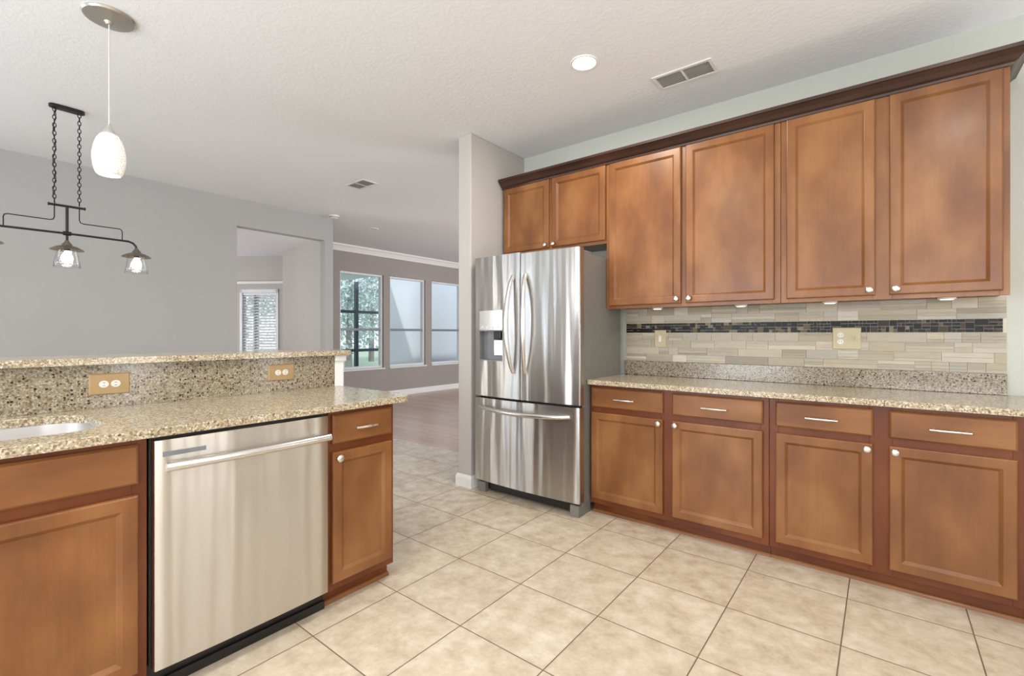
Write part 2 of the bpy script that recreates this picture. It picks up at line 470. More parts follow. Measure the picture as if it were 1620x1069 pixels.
# profiled baseboard wrapped round the stub wall end: three mitred runs as one moulding
for k in range(1):
    loops = []
    pts = [(-2.56, WY, 1, 0), (-2.56, 2.735, 1, -1), (-2.70, 2.735, -1, -1), (-2.70, WY+.12, -1, 0)]
    for x, y, ox, oy in pts:
        loops.append([bm.verts.new((x+ox*d, y+oy*d, z)) for d, z in bb])
    for A, C in zip(loops[:-1], loops[1:]):
        for i in range(len(bb)-1): bm.faces.new((A[i], A[i+1], C[i+1], C[i]))
struct('baseboard_stub', bm, M['trim'], bevel=0)
# dining wall with the opening to the nook
bm = B()
ys = [RY, -2.88, -2.26, -1.74, -1.62, -1.28, -1.16, 2.339]  # unseen openings also cut where the dining wall area lights stand
for k in range(0, 8, 2): box(bm, DX-.12, DX, ys[k], ys[k+1], 0, CEIL)
for k in range(1, 7, 2): box(bm, DX-.12, DX, ys[k], ys[k+1], 0, .35); box(bm, DX-.12, DX, ys[k], ys[k+1], 2.35, CEIL)
box(bm, DX-.12, DX, 2.339, 3.453, 2.5, CEIL)
box(bm, DX-.12, DX, 3.453, 3.576, 0, CEIL)
struct('wall_dining', bm, M['wall_dining'])
struct('wall_nook_corner', prism(B(), [(-7.14, 3.50), (-7.14, 3.576), (-7.50, 4.02), (-7.56, 4.0)], 0, CEIL), M['wall'])
struct('wall_nook_side', box(B(), -7.14, DX-.12, 3.453, 3.576, 0, CEIL), M['wall'])
# diagonal wall at the back of the nook : plane through two surveyed points
A0 = Vector((-8.294, 3.280)); B0 = Vector((-7.661, 3.703)); dd = (B0-A0).normalized(); nn = Vector((-dd.y, dd.x))
def D(s, off=0): p = A0+dd*s+nn*off; return (p.x, p.y)
def dbox(bm, s0, s1, o0, o1, z0, z1):
    return prism(bm, [D(s0, o0), D(s1, o0), D(s1, o1), D(s0, o1)], z0, z1)
bm = B()
dbox(bm, -1.4, 0.035, 0, .12, 0, 2.62); dbox(bm, .695, 1.06, 0, .12, 0, 2.62); dbox(bm, .035, .695, 0, .12, 1.955, 2.62); dbox(bm, .035, .695, 0, .12, 0, .12)
struct('wall_nook_back', bm, M['wall'])
struct('trim_nook', dbox(B(), -1.4, .90, -.035, 0, 2.045, 2.085), M['trim'])
struct('wall_nook_left', box(B(), -9.5, -9.38, .3, 2.6, 0, 2.6), M['wall'])
struct('wall_nook_end', box(B(), -9.5, DX-.12, .18, .30, 0, 2.6), M['wall'])
# window in the nook: frame, mullion, pane, blinds (a thing)
w4 = thing('window_4', (D(.365)[0], D(.365)[1], .12), None, None); w4['kind'] = 'structure'
bm = B()
for a in ((.035, .075, .12, 1.955), (.655, .695, .12, 1.955), (.035, .695, 1.90, 1.955), (.035, .695, .12, .30)): dbox(bm, a[0], a[1], -.015, .09, a[2], a[3])
obj('window_frame', bm, M['vinyl'], w4)
obj('mullion', dbox(B(), .255, .285, .02, .06, .30, 1.90), M['vinyl_grey'], w4)
obj('window_pane', dbox(B(), .075, .655, .066, .070, .30, 1.90), M['window_glass'], w4)
bl = thing('window_blind', (D(.365)[0], D(.365)[1], 1.0), 'white horizontal blind hanging in the tall window of the nook', 'blind')
bm = B()
z = .36
while z < 1.86:
    a = D(.08, .010); b = D(.65, .010); c = D(.65, .034); e = D(.08, .034)
    vs = [bm.verts.new((p[0], p[1], zz)) for p, zz in ((a, z), (b, z), (c, z+.026), (e, z+.026), (a, z+.002), (b, z+.002), (c, z+.028), (e, z+.028))]
    for f in ((0, 1, 2, 3), (7, 6, 5, 4), (0, 4, 5, 1), (3, 2, 6, 7), (0, 3, 7, 4), (1, 5, 6, 2)): bm.faces.new([vs[i] for i in f])
    z += .046
obj('slat', bm, M['blind'], bl)
obj('head_rail', dbox(B(), .078, .652, .006, .040, 1.865, 1.898), M['blind'], bl)

# living room window wall with three openings
WZ0, WZ1 = .575, 2.360
wins = [(4.672, 5.605), (5.755, 6.665), (6.843, 7.753)]
bm = B()
ys = [4.0] + [v for w in wins for v in w] + [10]
for i in range(0, len(ys), 2): box(bm, LX-.14, LX, ys[i], ys[i+1], 0, CEIL)
for a, b in wins: box(bm, LX-.14, LX, a, b, 0, WZ0); box(bm, LX-.14, LX, a, b, WZ1, CEIL)
struct('wall_living', bm, M['wall_living'])
struct('wall_living_end', box(B(), LX, RX, 9.9, 10, 0, CEIL), M['wall_living'])
bm = B()
box(bm, -.5, -.4, WY+.12, 9.9, 0, .6); box(bm, -.5, -.4, WY+.12, 9.9, 2.4, CEIL); box(bm, -.5, -.4, WY+.12, 6.3, .6, 2.4); box(bm, -.5, -.4, 8.5, 9.9, .6, 2.4)
struct('wall_living_side', bm, M['wall_living'])
cp = [(LX, CEIL-.115), (LX+.012, CEIL-.115), (LX+.020, CEIL-.095), (LX+.055, CEIL-.045), (LX+.085, CEIL-.022), (LX+.09, CEIL), (LX, CEIL)]
struct('trim_1', sweep_y(B(), cp, 3.60, 9.9), M['trim'], label='white crown moulding along the top of the living room window wall')
struct('baseboard_living', sweep_y(B(), [(LX, 0), (LX+.016, 0), (LX+.016, .09), (LX+.006, .11), (LX, .11)], 3.60, 9.9), M['trim'])
for i, (a, b) in enumerate(wins):
    w = thing('window_%d' % (i+1), (LX-.05, (a+b)/2, WZ0), None, None); w['kind'] = 'structure'
    bm = B(); x0, x1 = LX-.12, LX-.04; t = .035
    box(bm, x0, x1, a, a+t, WZ0, WZ1); box(bm, x0, x1, b-t, b, WZ0, WZ1); box(bm, x0, x1, a+t, b-t, WZ1-t, WZ1); box(bm, x0, x1, a+t, b-t, WZ0, WZ0+t+.01)
    obj('window_frame', bm, M['vinyl'], w)
    obj('sash_rail', box(B(), x0+.01, x1-.01, a+t, b-t, 1.285, 1.33), M['vinyl_grey'], w)
    obj('window_pane', box(B(), LX-.085, LX-.081, a+t, b-t, WZ0+.045, WZ1-t), M['window_glass'], w)
    obj('window_sill', box(B(), LX-.04, LX+.03, a-.02, b+.02, WZ0-.025, WZ0), M['trim'], w, bevel=.005)
# walls behind and beside the camera, with unseen openings made up for the area lights
def wall_with_hole_y(name, y0, y1, x0, x1, holes, m):
    bm = B(); xs = [x0]
    for h in holes: xs += [h[0], h[1]]
    xs.append(x1)
    for i in range(0, len(xs), 2): box(bm, xs[i], xs[i+1], y0, y1, 0, CEIL)
    for h in holes: box(bm, h[0], h[1], y0, y1, 0, h[2]); box(bm, h[0], h[1], y0, y1, h[3], CEIL)
    return struct(name, bm, m)
wall_with_hole_y('wall_rear', RY-.1, RY, DX, RX, [(-2.95, -1.25, .35, 2.35), (-.1, 1.6, .7, 2.2)], M['wall'])
bm = B()
box(bm, RX, RX+.1, -2.2, -.4, 0, .9); box(bm, RX, RX+.1, -2.2, -.4, 2.3, CEIL)
ys = [RY, -2.2, -.4, 1.42, 1.68, 3.0, 3.2, WY]
for k in range(0, 8, 2): box(bm, RX, RX+.1, ys[k], ys[k+1], 0, CEIL)
for a, b in ((1.42, 1.68), (3.0, 3.2)): box(bm, RX, RX+.1, a, b, 0, .5); box(bm, RX, RX+.1, a, b, 2.4, CEIL)
struct('wall_right', bm, M['wall'])

# ------------------------------------------------------------------ exterior seen through the windows
struct('ground_grass', box(B(), -40, -11.2, -10, 30, -.25, -.15), M['grass'])
struct('ground_patio', box(B(), -11.2, LX-.14, -4, 14, -.25, -.03), M['patio'])
struct('wall_patio', box(B(), -9.3, -9.2, 6.98, 14, -.1, 3.0), M['stucco'])
struct('ceiling_patio', box(B(), -11.0, LX-.14, 3.8, 6.9, 2.62, 2.70), M['stucco'])
sc = thing('screen_enclosure', (-11.05, 6.6, -.03), 'dark framed patio screen seen through the left living room window', 'screen')
for y in (6.30, 7.32, 9.2): obj('post', box(B(), -11.09, -11.01, y-.045, y+.045, -.03, 2.62), M['screen'], sc)
for z in (.75, 1.78): obj('rail', box(B(), -11.08, -11.02, 6.3, 9.5, z, z+.075), M['screen'], sc)
def tree(x, y, h, r, label, seed):
    rnd = random.Random(seed)
    t = thing('tree', (x, y, -.15), label, 'tree', 'trees outside the windows')
    bm = B(); tube(bm, [(x, y, -.15), (x+.05, y, h*.35), (x, y+.1, h*.75)], [.14, .11, .05], 8); obj('trunk', bm, M['bark'], t, smooth=True)
    bm = B()
    for i in range(2600):
        u = rnd.random()**.4
        a, c = rnd.uniform(0, 2*PI), rnd.uniform(-1, 1); s = math.sqrt(1-c*c)
        p = Vector((x+r*u*s*math.cos(a), y+r*u*s*math.sin(a), h*.55+h*.48*u*c))
        q = rnd.uniform(.05, .12)
        ax = Vector((rnd.uniform(-1, 1), rnd.uniform(-1, 1), rnd.uniform(-1, 1))).normalized(); bx = ax.orthogonal().normalized()
        vs = [bm.verts.new(p+ax*q), bm.verts.new(p+bx*q*.5), bm.verts.new(p-ax*q), bm.verts.new(p-bx*q*.5)]
        bm.faces.new(vs)
    obj('crown', bm, M['leaf'], t, recalc=False)
tree(-17, 10.9, 5.2, 1.45, 'leafy green tree seen left of the screen post through the left living room window', 1)
tree(-20, 14.1, 5.8, 1.7, 'leafy green tree seen right of the screen post through the left living room window', 2)
tree(-21, 9.0, 5.6, 1.9, 'pale green tree seen through the tall blind-covered window of the nook', 3)

# ------------------------------------------------------------------ joinery builders
def mapR(front):   # right run: a=x, depth d outward = -y
    return lambda a, d, z: (a, front-d, z)
def mapP(front):   # peninsula: a=y, outward = +x
    return lambda a, d, z: (front+d, a, z)

def mbox(bm, mp, a0, a1, d0, d1, z0, z1):
    p0 = mp(a0, d0, z0); p1 = mp(a1, d1, z1)
    return box(bm, min(p0[0], p1[0]), max(p0[0], p1[0]), min(p0[1], p1[1]), max(p0[1], p1[1]), z0, z1)

def loops_panel(bm, mp, a0, a1, z0, z1, prof):
    """nested rectangles (inset, depth) forming a profiled front; closed at the back"""
    rings = []
    for ins, d in prof:
        rings.append([bm.verts.new(mp(a, d, z)) for a, z in ((a0+ins, z0+ins), (a1-ins, z0+ins), (a1-ins, z1-ins), (a0+ins, z1-ins))])
    for A, C in zip(rings[:-1], rings[1:]):
        for k in range(4): bm.faces.new((A[k], A[(k+1) % 4], C[(k+1) % 4], C[k]))
    bm.faces.new(rings[0]); bm.faces.new(rings[-1])
    return bm

def knob(mp, a, z, parent):
    bm = B(); n = 20; prof = [(.007, -.001), (.006, .010), (.008, .014), (.0155, .018), (.0175, .023), (.0160, .028), (.010, .031), (0, .032)]
    rings = []
    for r, d in prof:
        if r < 1e-6: rings.append([bm.verts.new(mp(a, d, z))])
        else: rings.append([bm.verts.new(mp(a+r*math.cos(2*PI*k/n), d, z+r*math.sin(2*PI*k/n))) for k in range(n)])
    bm.faces.new(rings[0])
    for A, C in zip(rings[:-1], rings[1:]):
        for k in range(n):
            if len(C) == 1: bm.faces.new((A[k], A[(k+1) % n], C[0]))
            else: bm.faces.new((A[k], A[(k+1) % n], C[(k+1) % n], C[k]))
    return obj('knob', bm, M['nickel'], parent, smooth='all')

def pull(mp, a, z, parent, L=.135):
    bm = B()
    pts = []
    h = L/2
    path = [(-h*.78, 0), (-h*.78, .012), (-h*.74, .022), (-h*.55, .026), (0, .028), (h*.55, .026), (h*.74, .022), (h*.78, .012), (h*.78, 0)]
    tube(bm, [mp(a+x, d, z) for x, d in path], [.0045, .0045, .005, .0055, .006, .0055, .005, .0045, .0045], 10)
    tube(bm, [mp(a-h, .024, z), mp(a-h*.6, .0265, z)], .0052, 10); tube(bm, [mp(a+h*.6, .0265, z), mp(a+h, .024, z)], .0052, 10)
    return obj('handle', bm, M['nickel'], parent, smooth=True)

FW = .045
def door(mp, a0, a1, z0, z1, parent, knob_at):
    prof = [(0, -.019), (0, -.006), (.002, -.002), (.006, 0), (FW-.002, 0), (FW+.001, -.002), (FW+.010, -.0105), (FW+.012, -.012), (FW+.016, -.012)]
    o = obj('door', loops_panel(B(), mp, a0, a1, z0, z1, prof), M['wood'], parent)
    if knob_at: knob(mp, knob_at[0], knob_at[1], o)
    return o
def drawer(mp, a0, a1, z0, z1, parent, L=.135):
    prof = [(0, -.019), (0, -.007), (.004, -.003), (.008, 0), (.012, 0)]
    o = obj('drawer', loops_panel(B(), mp, a0, a1, z0, z1, prof), M['wood_h'], parent)
    if L: pull(mp, (a0+a1)/2, (z0+z1)/2-.004, o, L)
    return o

def base_cabinet(mp, a0, a1, openings, label, parent_loc, stiles, depth=.56, drawers=True, blank=False):
    """openings: (a0,a1,'l'|'r'|None) ; stiles: face-frame verticals"""
    t = thing('base_cabinet', parent_loc, label, 'cabinet')
    bm = B(); th = .018
    mbox(bm, mp, a0, a0+th, -depth, -.040, .095, .882); mbox(bm, mp, a1-th, a1, -depth, -.040, .095, .882)
    mbox(bm, mp, a0+th, a1-th, -depth, -depth+.008, .095, .882); mbox(bm, mp, a0+th, a1-th, -depth+.008, -.040, .095, .095+th)
    obj('carcass', bm, M['wood_frame_shaded'], t)
    bm = B()
    for s0, s1 in stiles: mbox(bm, mp, s0, s1, -.040, -.020, .075, .882)
    for i in range(len(stiles)-1):
        g0, g1 = stiles[i][1], stiles[i+1][0]
        mbox(bm, mp, g0, g1, -.040, -.020, .842, .882); mbox(bm, mp, g0, g1, -.040, -.020, .690, .740); mbox(bm, mp, g0, g1, -.040, -.020, .075, .125)
    obj('face_frame', bm, M['wood_frame_shaded'], t, bevel=.001, seg=1)
    tb = obj('toe_board', mbox(B(), mp, a0, a1, -.09, -.070, .0, .095), M['wood_frame_shaded'], t)
    prof = [(-.070, 0), (-.052, 0), (-.054, .010), (-.060, .017), (-.070, .019)]
    bm = B(); A = [bm.verts.new(mp(a0, d, z)) for d, z in prof]; C = [bm.verts.new(mp(a1, d, z)) for d, z in prof]
    bm.faces.new(A); bm.faces.new(C)
    for i in range(len(prof)): bm.faces.new((A[i], A[(i+1) % 5], C[(i+1) % 5], C[i]))
    obj('shoe_moulding', bm, M['wood_h'], t)
    for (o0, o1, side) in openings:
        ka = None if side is None else ((o1-.022, .671) if side == 'r' else (o0+.022, .671))
        door(mp, o0, o1, .110, .696, t, ka)
        drawer(mp, o0, o1, .732, .863, t, None if blank else (.115 if o1-o0 < .36 else .138))
    return t

mR = mapR(F)
base_cabinet(mR, -1.568, -.482, [(-1.5556, -1.062, 'r'), (-1.0035, -.5106, 'l')],
             'stained maple base cabinet with two doors and two drawers, right beside the refrigerator', (-1.02, F+.3, 0),
             [(-1.568, -1.545), (-1.075, -.991), (-.524, -.482)])
base_cabinet(mR, -.480, .60, [(-.4491, -.0358, 'r'), (.0251, .4440, 'l')],
             'stained maple base cabinet under the right end of the long counter, farthest from the refrigerator', (.05, F+.3, 0),
             [(-.480, -.437), (-.049, .037), (.431, .60)])
mP = mapP(P)
pc = base_cabinet(mP, 1.137, 1.4905, [(1.149, 1.4705, 'l')],
             'narrow stained maple cabinet at the end of the peninsula, one drawer over one door', (P-.3, 1.31, 0),
             [(1.137, 1.162), (1.455, 1.4905)])
base_cabinet(mP, -.45, .478, [(-.415, -.012, 'r'), (.040, .452, 'l')] if False else [(-.415, .005, None), (.035, .452, None)],
             'stained maple sink cabinet left of the dishwasher with blank drawer fronts', (P-.3, .01, 0),
             [(-.45, -.40), (.0, .04), (.437, .478)], depth=.64, blank=True)

# upper cabinets
mU = mapR(U)
def wall_cabinet(a0, a1, z0, z1, doors, stiles, label, knobz):
    t = thing('wall_cabinet', ((a0+a1)/2, WY-.01, z0), label, 'cabinet')
    obj('carcass', box(B(), a0, a1, U+.040, WY-.003, z0+.012, z1), M['wood'], t)
    bm = B()
    for s0, s1 in stiles: mbox(bm, mU, s0, s1, -.040, -.020, z0, z1)
    for i in range(len(stiles)-1):
        g0, g1 = stiles[i][1], stiles[i+1][0]
        mbox(bm, mU, g0, g1, -.040, -.020, z0, z0+.04); mbox(bm, mU, g0, g1, -.040, -.020, z1-.03, z1)
    obj('face_frame', bm, M['wood'], t, bevel=.001, seg=1)
    for o0, o1, dz0, side in doors:
        door(mU, o0, o1, dz0, 2.452, t, ((o1-.024 if side == 'r' else o0+.024), knobz))
    return t
wall_cabinet(-2.540, -1.575, 1.885, 2.478, [(-2.522, -2.069, 1.908, 'r'), (-2.040, -1.578, 1.908, 'l')], [(-2.540, -2.515), (-2.076, -2.034), (-1.59, -1.575)],
             'short stained maple wall cabinet above the refrigerator', 1.930)
wall_cabinet(-1.573, -.464, 1.405, 2.478, [(-1.548, -1.034, 1.427, 'r'), (-1.002, -.4953, 1.427, 'l')], [(-1.573, -1.54), (-1.041, -.995), (-.505, -.464)],
             'tall stained maple wall cabinet next to the short one above the refrigerator', 1.455)
wall_cabinet(-.462, .460, 1.405, 2.478, [(-.4322, -.030, 1.427, 'r'), (.029, .4363, 1.427, 'l')], [(-.462, -.422), (-.040, .040), (.425, .460)],
             'tall stained maple wall cabinet at the right end of the upper row', 1.455)
# crown moulding along the top
cy0 = U+.018
prof = [(cy0, 2.455), (cy0-.010, 2.455), (cy0-.014, 2.466), (cy0-.026, 2.474), (cy0-.040, 2.492), (cy0-.058, 2.508), (cy0-.066, 2.512), (cy0-.068, 2.528), (cy0+.0, 2.528), (cy0+.0, 2.478)]
bm = B()
n = len(prof)
A = [bm.verts.new((-2.545, y, z)) for y, z in prof]
C = [bm.verts.new((.460+(cy0-y), y, z)) for y, z in prof]
E_ = [bm.verts.new((.460+(cy0-y), WY-.003, z)) for y, z in prof]
bm.faces.new(A); bm.faces.new(E_)
for i in range(n):
    j = (i+1) % n
    bm.faces.new((A[i], A[j], C[j], C[i]))
    if i < n-2: bm.faces.new((C[i], C[j], E_[j], E_[i]))
cm = obj('crown_moulding', bm, M['wood_dark'], origin=(-1.0, U, 2.455))
tag(cm, 'dark stained crown moulding running along the top of the wall cabinets', 'moulding')

# puck lights under the upper cabinets
for i, (x, lab) in enumerate(((-1.24, 'under-cabinet puck light nearest the refrigerator'), (-.70, 'under-cabinet puck light, second from the refrigerator'), (-.235, 'under-cabinet puck light above the almond double outlet'), (.255, 'under-cabinet puck light at the right end of the row'))):
    t = thing('puck_light', (x, 3.24, 1.417), 'small round '+lab, 'light', 'puck lights under the wall cabinets')
    obj('housing', lathe(B(), (x, 3.24, 1.417), [(0, 0), (.036, 0), (.036, -.014), (.030, -.018), (.027, -.016), (0, -.016)], 24), M['trim'], t, smooth=True)
    obj('lens', lathe(B(), (x, 3.24, 1.401), [(0, 0), (.026, 0), (.024, -.003), (0, -.004)], 24), M['puck'], t, smooth=True)

# ------------------------------------------------------------------ counters
def slab(bm, outline, z0, z1, hole=None):
    vs = [bm.verts.new((x, y, z1)) for x, y in outline]; es = [bm.edges.new((vs[i], vs[(i+1) % len(vs)])) for i in range(len(vs))]
    if hole:
        hs = [bm.verts.new((x, y, z1)) for x, y in hole]; es += [bm.edges.new((hs[i], hs[(i+1) % len(hs)])) for i in range(len(hs))]
    r = bmesh.ops.triangle_fill(bm, edges=es, use_beauty=True, use_dissolve=False)
    fs = [g for g in r['geom'] if isinstance(g, bmesh.types.BMFace)]
    e = bmesh.ops.extrude_face_region(bm, geom=fs)
    bmesh.ops.translate(bm, verts=[v for v in e['geom'] if isinstance(v, bmesh.types.BMVert)], vec=(0, 0, z0-z1))
    return bm
ct = obj('countertop', slab(B(), rrect(-1.575, .66, 2.827, WY-.002, [0, 0, .01, 0]), .884, .914), M['granite'], origin=(-.5, 3.1, .884), bevel=.007, seg=3)
tag(ct, 'speckled beige granite countertop on the long cabinet run right of the refrigerator', 'countertop')
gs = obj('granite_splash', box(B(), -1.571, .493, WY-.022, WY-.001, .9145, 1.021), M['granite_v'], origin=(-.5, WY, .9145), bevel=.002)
tag(gs, 'low granite upstand along the wall behind the long counter', 'backsplash')
pt = thing('peninsula_countertop', (-2.2, .6, .884), 'speckled beige granite worktop on the peninsula with the sink cut into it', 'countertop')
sink_hole = rrect(-2.47, -2.01, -.38, .402, .13, 8)
obj('worktop', slab(B(), rrect(PB-.002, P+.036, -.47, 1.585, [.085, 0, 0, 0], 8), .884, .914, sink_hole), M['granite'], pt, bevel=.006, seg=3)
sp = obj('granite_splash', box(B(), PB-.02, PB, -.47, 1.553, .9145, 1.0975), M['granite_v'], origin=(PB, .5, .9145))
tag(sp, 'speckled granite upstand rising from the peninsula worktop to the bar ledge', 'backsplash')
lg = obj('bar_ledge', slab(B(), rrect(-2.95, -2.532, -.47, 1.655, [.03, .06, 0, 0], 6), 1.098, 1.126), M['granite'], origin=(-2.7, .5, 1.098), bevel=.008, seg=3)
tag(lg, 'raised granite bar ledge along the top of the peninsula', 'countertop')
pw = struct('wall_peninsula', box(B(), -2.72, PB-.021, -.47, 1.612, 0, 1.0975), M['trim'])
tr = struct('trim_2', box(B(), PB-.021, PB, 1.554, 1.612, 0, 1.06), M['trim'])
struct('trim_3', box(B(), PB-.021, PB+.012, 1.554, 1.626, 1.06, 1.0975), M['trim'], bevel=.006)

# sink basin
t = thing('sink', (-2.24, .01, .69), 'undermounted stainless steel sink basin in the peninsula worktop', 'sink')
bm = B()
def loop(off, z, r): return [bm.verts.new((x, y, z)) for x, y in rrect(-2.47-off, -2.01+off, -.38-off, .402+off, max(r, .02), 8)]
ls = [loop(.03, .8835, .15), loop(.006, .8835, .135), loop(.004, .875, .13), loop(-.004, .72, .12), loop(-.02, .70, .10), loop(-.05, .695, .08)]
for A, C in zip(ls[:-1], ls[1:]):
    for k in range(len(A)): bm.faces.new((A[k], A[(k+1) % len(A)], C[(k+1) % len(A)], C[k]))
bm.faces.new(ls[-1])
bs_ = obj('basin', bm, M['sink'], t, smooth=True)
obj('drain', lathe(B(), (-2.24, .01, .6955), [(0, .001), (.02, .001), (.022, .004), (.043, .004), (.045, 0), (0, 0)], 24), M['nickel'], t, smooth=True)

# ------------------------------------------------------------------ tile backsplash
def tint_mesh(name, rects, y, m, parent, th):
    bm = B(); lay = bm.loops.layers.color.new('tint')
    for x0, x1, z0, z1, c in rects:
        th2 = th*random.uniform(.75, 1.0)
        n0 = len(bm.faces); vs = None
        box(bm, x0, x1, y-th2, y, z0, z1)
        bm.faces.ensure_lookup_table()
        for f in bm.faces[n0:]:
            for l in f.loops: l[lay] = c
    return obj(name, bm, m, parent)
t = thing('tile_backsplash', (-.54, WY, 1.022), 'cream stacked stone tile backsplash with a dark glass mosaic band under the wall cabinets', 'backsplash')
obj('grout', box(B(), -1.561, .493, WY-.006, WY-.0005, 1.0215, 1.4165), M['grout'], t)
pal0 = [(218, 210, 194), (212, 205, 190), (222, 216, 203), (208, 204, 193), (216, 209, 195), (204, 196, 178), (220, 214, 202), (210, 203, 184), (232, 228, 220), (198, 191, 175), (213, 211, 205), (217, 211, 198), (214, 208, 196)]
pal = [tuple(.55*c+.45*a+5 for c, a in zip(q, (206, 203, 196))) for q in pal0]
rnd = random.Random(11); rects = []
def stone_rows(z0, z1, row):
    z = z0
    while z < z1-.004:
        zz = min(z+row, z1); x = -1.561
        while x < .493-.004:
            L = rnd.choice((.07, .10, .13, .16, .20, .26)); xx = min(x+L, .493)
            if .493-xx < .03: xx = .493
            k = rnd.choice((1, 1, 2, 2, 3, 3))
            cuts = [0, 1] if k == 1 else ([0, rnd.choice((.33, .5, .66)), 1] if k == 2 else [0, .3, .62, 1])
            for i in range(len(cuts)-1):
                a, b = z+(zz-z)*cuts[i], z+(zz-z)*cuts[i+1]
                c = rnd.choice(pal); j = rnd.uniform(-6, 6)
                rects.append((x+.0006, xx-.0006, a+.0006, b-.0006, srgb(c[0]+j, c[1]+j, c[2]+j)))
            x = xx
        z = zz
stone_rows(1.022, 1.2315, .0525); stone_rows(1.306, 1.416, .055)
tint_mesh('stone_tiles', rects, WY-.005, M['stone'], t, .008)
cell = .0173; NX = int((.493+1.561)/cell); NR = 4; occ = [[False]*NR for _ in range(NX)]; rects = []
mp_ = [(30, 20, 12), (40, 28, 16), (58, 44, 26), (104, 90, 66), (136, 124, 100), (164, 154, 134), (24, 17, 12), (78, 58, 34), (60, 56, 50), (186, 178, 158), (36, 24, 14), (118, 100, 74)]
for i in range(NX):
    for j in range(NR):
        if occ[i][j]: continue
        for (w_, h_) in rnd.sample([(3, 2), (2, 2), (2, 1), (1, 2), (1, 1), (1, 1), (1, 1), (2, 2), (2, 1)], 9)+[(1, 1)]:
            if i+w_ <= NX and j+h_ <= NR and not any(occ[i+a][j+b] for a in range(w_) for b in range(h_)):
                for a in range(w_):
                    for b in range(h_): occ[i+a][j+b] = True
                c = rnd.choice(mp_)
                rects.append((-1.561+i*cell+.001, -1.561+(i+w_)*cell-.001, 1.2335+j*cell*1.02+.001, 1.2335+(j+h_)*cell*1.02-.001, srgb(*c)))
                break
tint_mesh('mosaic_band', rects, WY-.005, M['mosaic'], t, .007)

# ------------------------------------------------------------------ outlets and switches
def duplex(mp, a, z, parent, horiz=False):
    for s in (-1, 1):
        ca, cz = (a+s*.0195, z) if horiz else (a, z+s*.0195)
        n = 20; bm = B(); rings = []
        for r, d in ((.0165, .004), (.0165, .0065), (.0155, .0075)):
            rings.append([bm.verts.new(mp(ca+r*math.cos(2*PI*k/n)*(1 if horiz else 1), d, cz+r*math.sin(2*PI*k/n)*.92)) for k in range(n)])
        bm.faces.new(rings[0]); bm.faces.new(rings[-1])
        for A, C in zip(rings[:-1], rings[1:]):
            for k in range(n): bm.faces.new((A[k], A[(k+1) % n], C[(k+1) % n], C[k]))
        o = obj('receptacle', bm, M['receptacle'], parent, label='white round socket face')
        bm = B()
        for q in (-1, 1):
            if horiz: mbox(bm, mp, ca-.004+.0, ca+.004, .0074, .0079, cz+q*.006-.001, cz+q*.006+.001)
            else: mbox(bm, mp, ca+q*.006-.001, ca+q*.006+.001, .0074, .0079, cz-.004, cz+.004)
        obj('slots', bm, M['slot'], o)
def plate(mp, a0, a1, z0, z1, label, m, cat='outlet', name='wall_outlet'):
    c = mp((a0+a1)/2, 0, (z0+z1)/2)
    t = thing(name, c, label, cat)
    obj('cover_plate', loops_panel(B(), mp, a0, a1, z0, z1, [(0, .0005), (0, .003), (.004, .006), (.01, .006)]), m, t)
    return t
mS = mapP(PB)
t = plate(mS, .439, .574, .970, 1.058, 'almond outlet plate on the peninsula upstand, nearer the sink', M['plate']); duplex(mS, .5065, 1.014, t, True)
t = plate(mS, 1.163, 1.304, .973, 1.060, 'almond outlet plate on the peninsula upstand, near its right end', M['plate']); duplex(mS, 1.2335, 1.016, t, True)
mW = mapR(WY-.013)
t = plate(mW, -1.334, -1.248, 1.125, 1.254, 'almond single switch plate on the tile backsplash near the refrigerator', M['plate2'], 'switch', 'light_switch')
obj('rocker', mbox(B(), mW, -1.301, -1.281, .005, .011, 1.165, 1.214), M['receptacle'], t, bevel=.002, label='white toggle')
t = plate(mW, -.236, -.098, 1.134, 1.263, 'almond double plate with socket and switch on the tile backsplash', M['plate2']); duplex(mW, -.196, 1.199, t)
obj('toggle', mbox(B(), mW, -.137, -.129, .005, .014, 1.190, 1.210), M['plate2'], t, bevel=.001)

# ------------------------------------------------------------------ refrigerator
FX0, FX1, FXM = -2.500, -1.560, -2.037
FY = 2.712
def bow(x):
    c = (FX0+FX1)/2; h = (FX1-FX0)/2
    return FY-.022*(1-((x-c)/h)**2)
def bowed(bm, x0, x1, z0, z1, yb, rl=0, rr=0, n=14):
    pts = []
    for i in range(n+1):
        x = x0+(x1-x0)*i/n; y = bow(x)
        pts.append((x, y))
    prof = []
    if rl: prof += [(x0, pts[0][1]+rl), (x0+rl*.13, pts[0][1]+rl*.5), (x0+rl*.5, pts[0][1]+rl*.13)]; pts = [p for p in pts if p[0] > x0+rl]
    tail = []
    if rr: yb1 = bow(x1); tail = [(x1-rr*.5, yb1+rr*.13), (x1-rr*.13, yb1+rr*.5), (x1, yb1+rr)]; pts = [p for p in pts if p[0] < x1-rr]
    prof += pts+tail+[(x1, yb), (x0, yb)]
    return prism(bm, prof, z0, z1)
fr = thing('refrigerator', ((FX0+FX1)/2, 3.05, 0), 'stainless steel french door refrigerator with bottom freezer drawer and water dispenser', 'refrigerator')
obj('case', box(B(), -2.492, -1.577, 2.785, 3.36, .06, 1.775), M['case'], fr, bevel=.004, label='grey painted case')
obj('gasket', box(B(), -2.486, -1.585, 2.765, 2.785, .10, 1.765), M['case_dark'], fr)
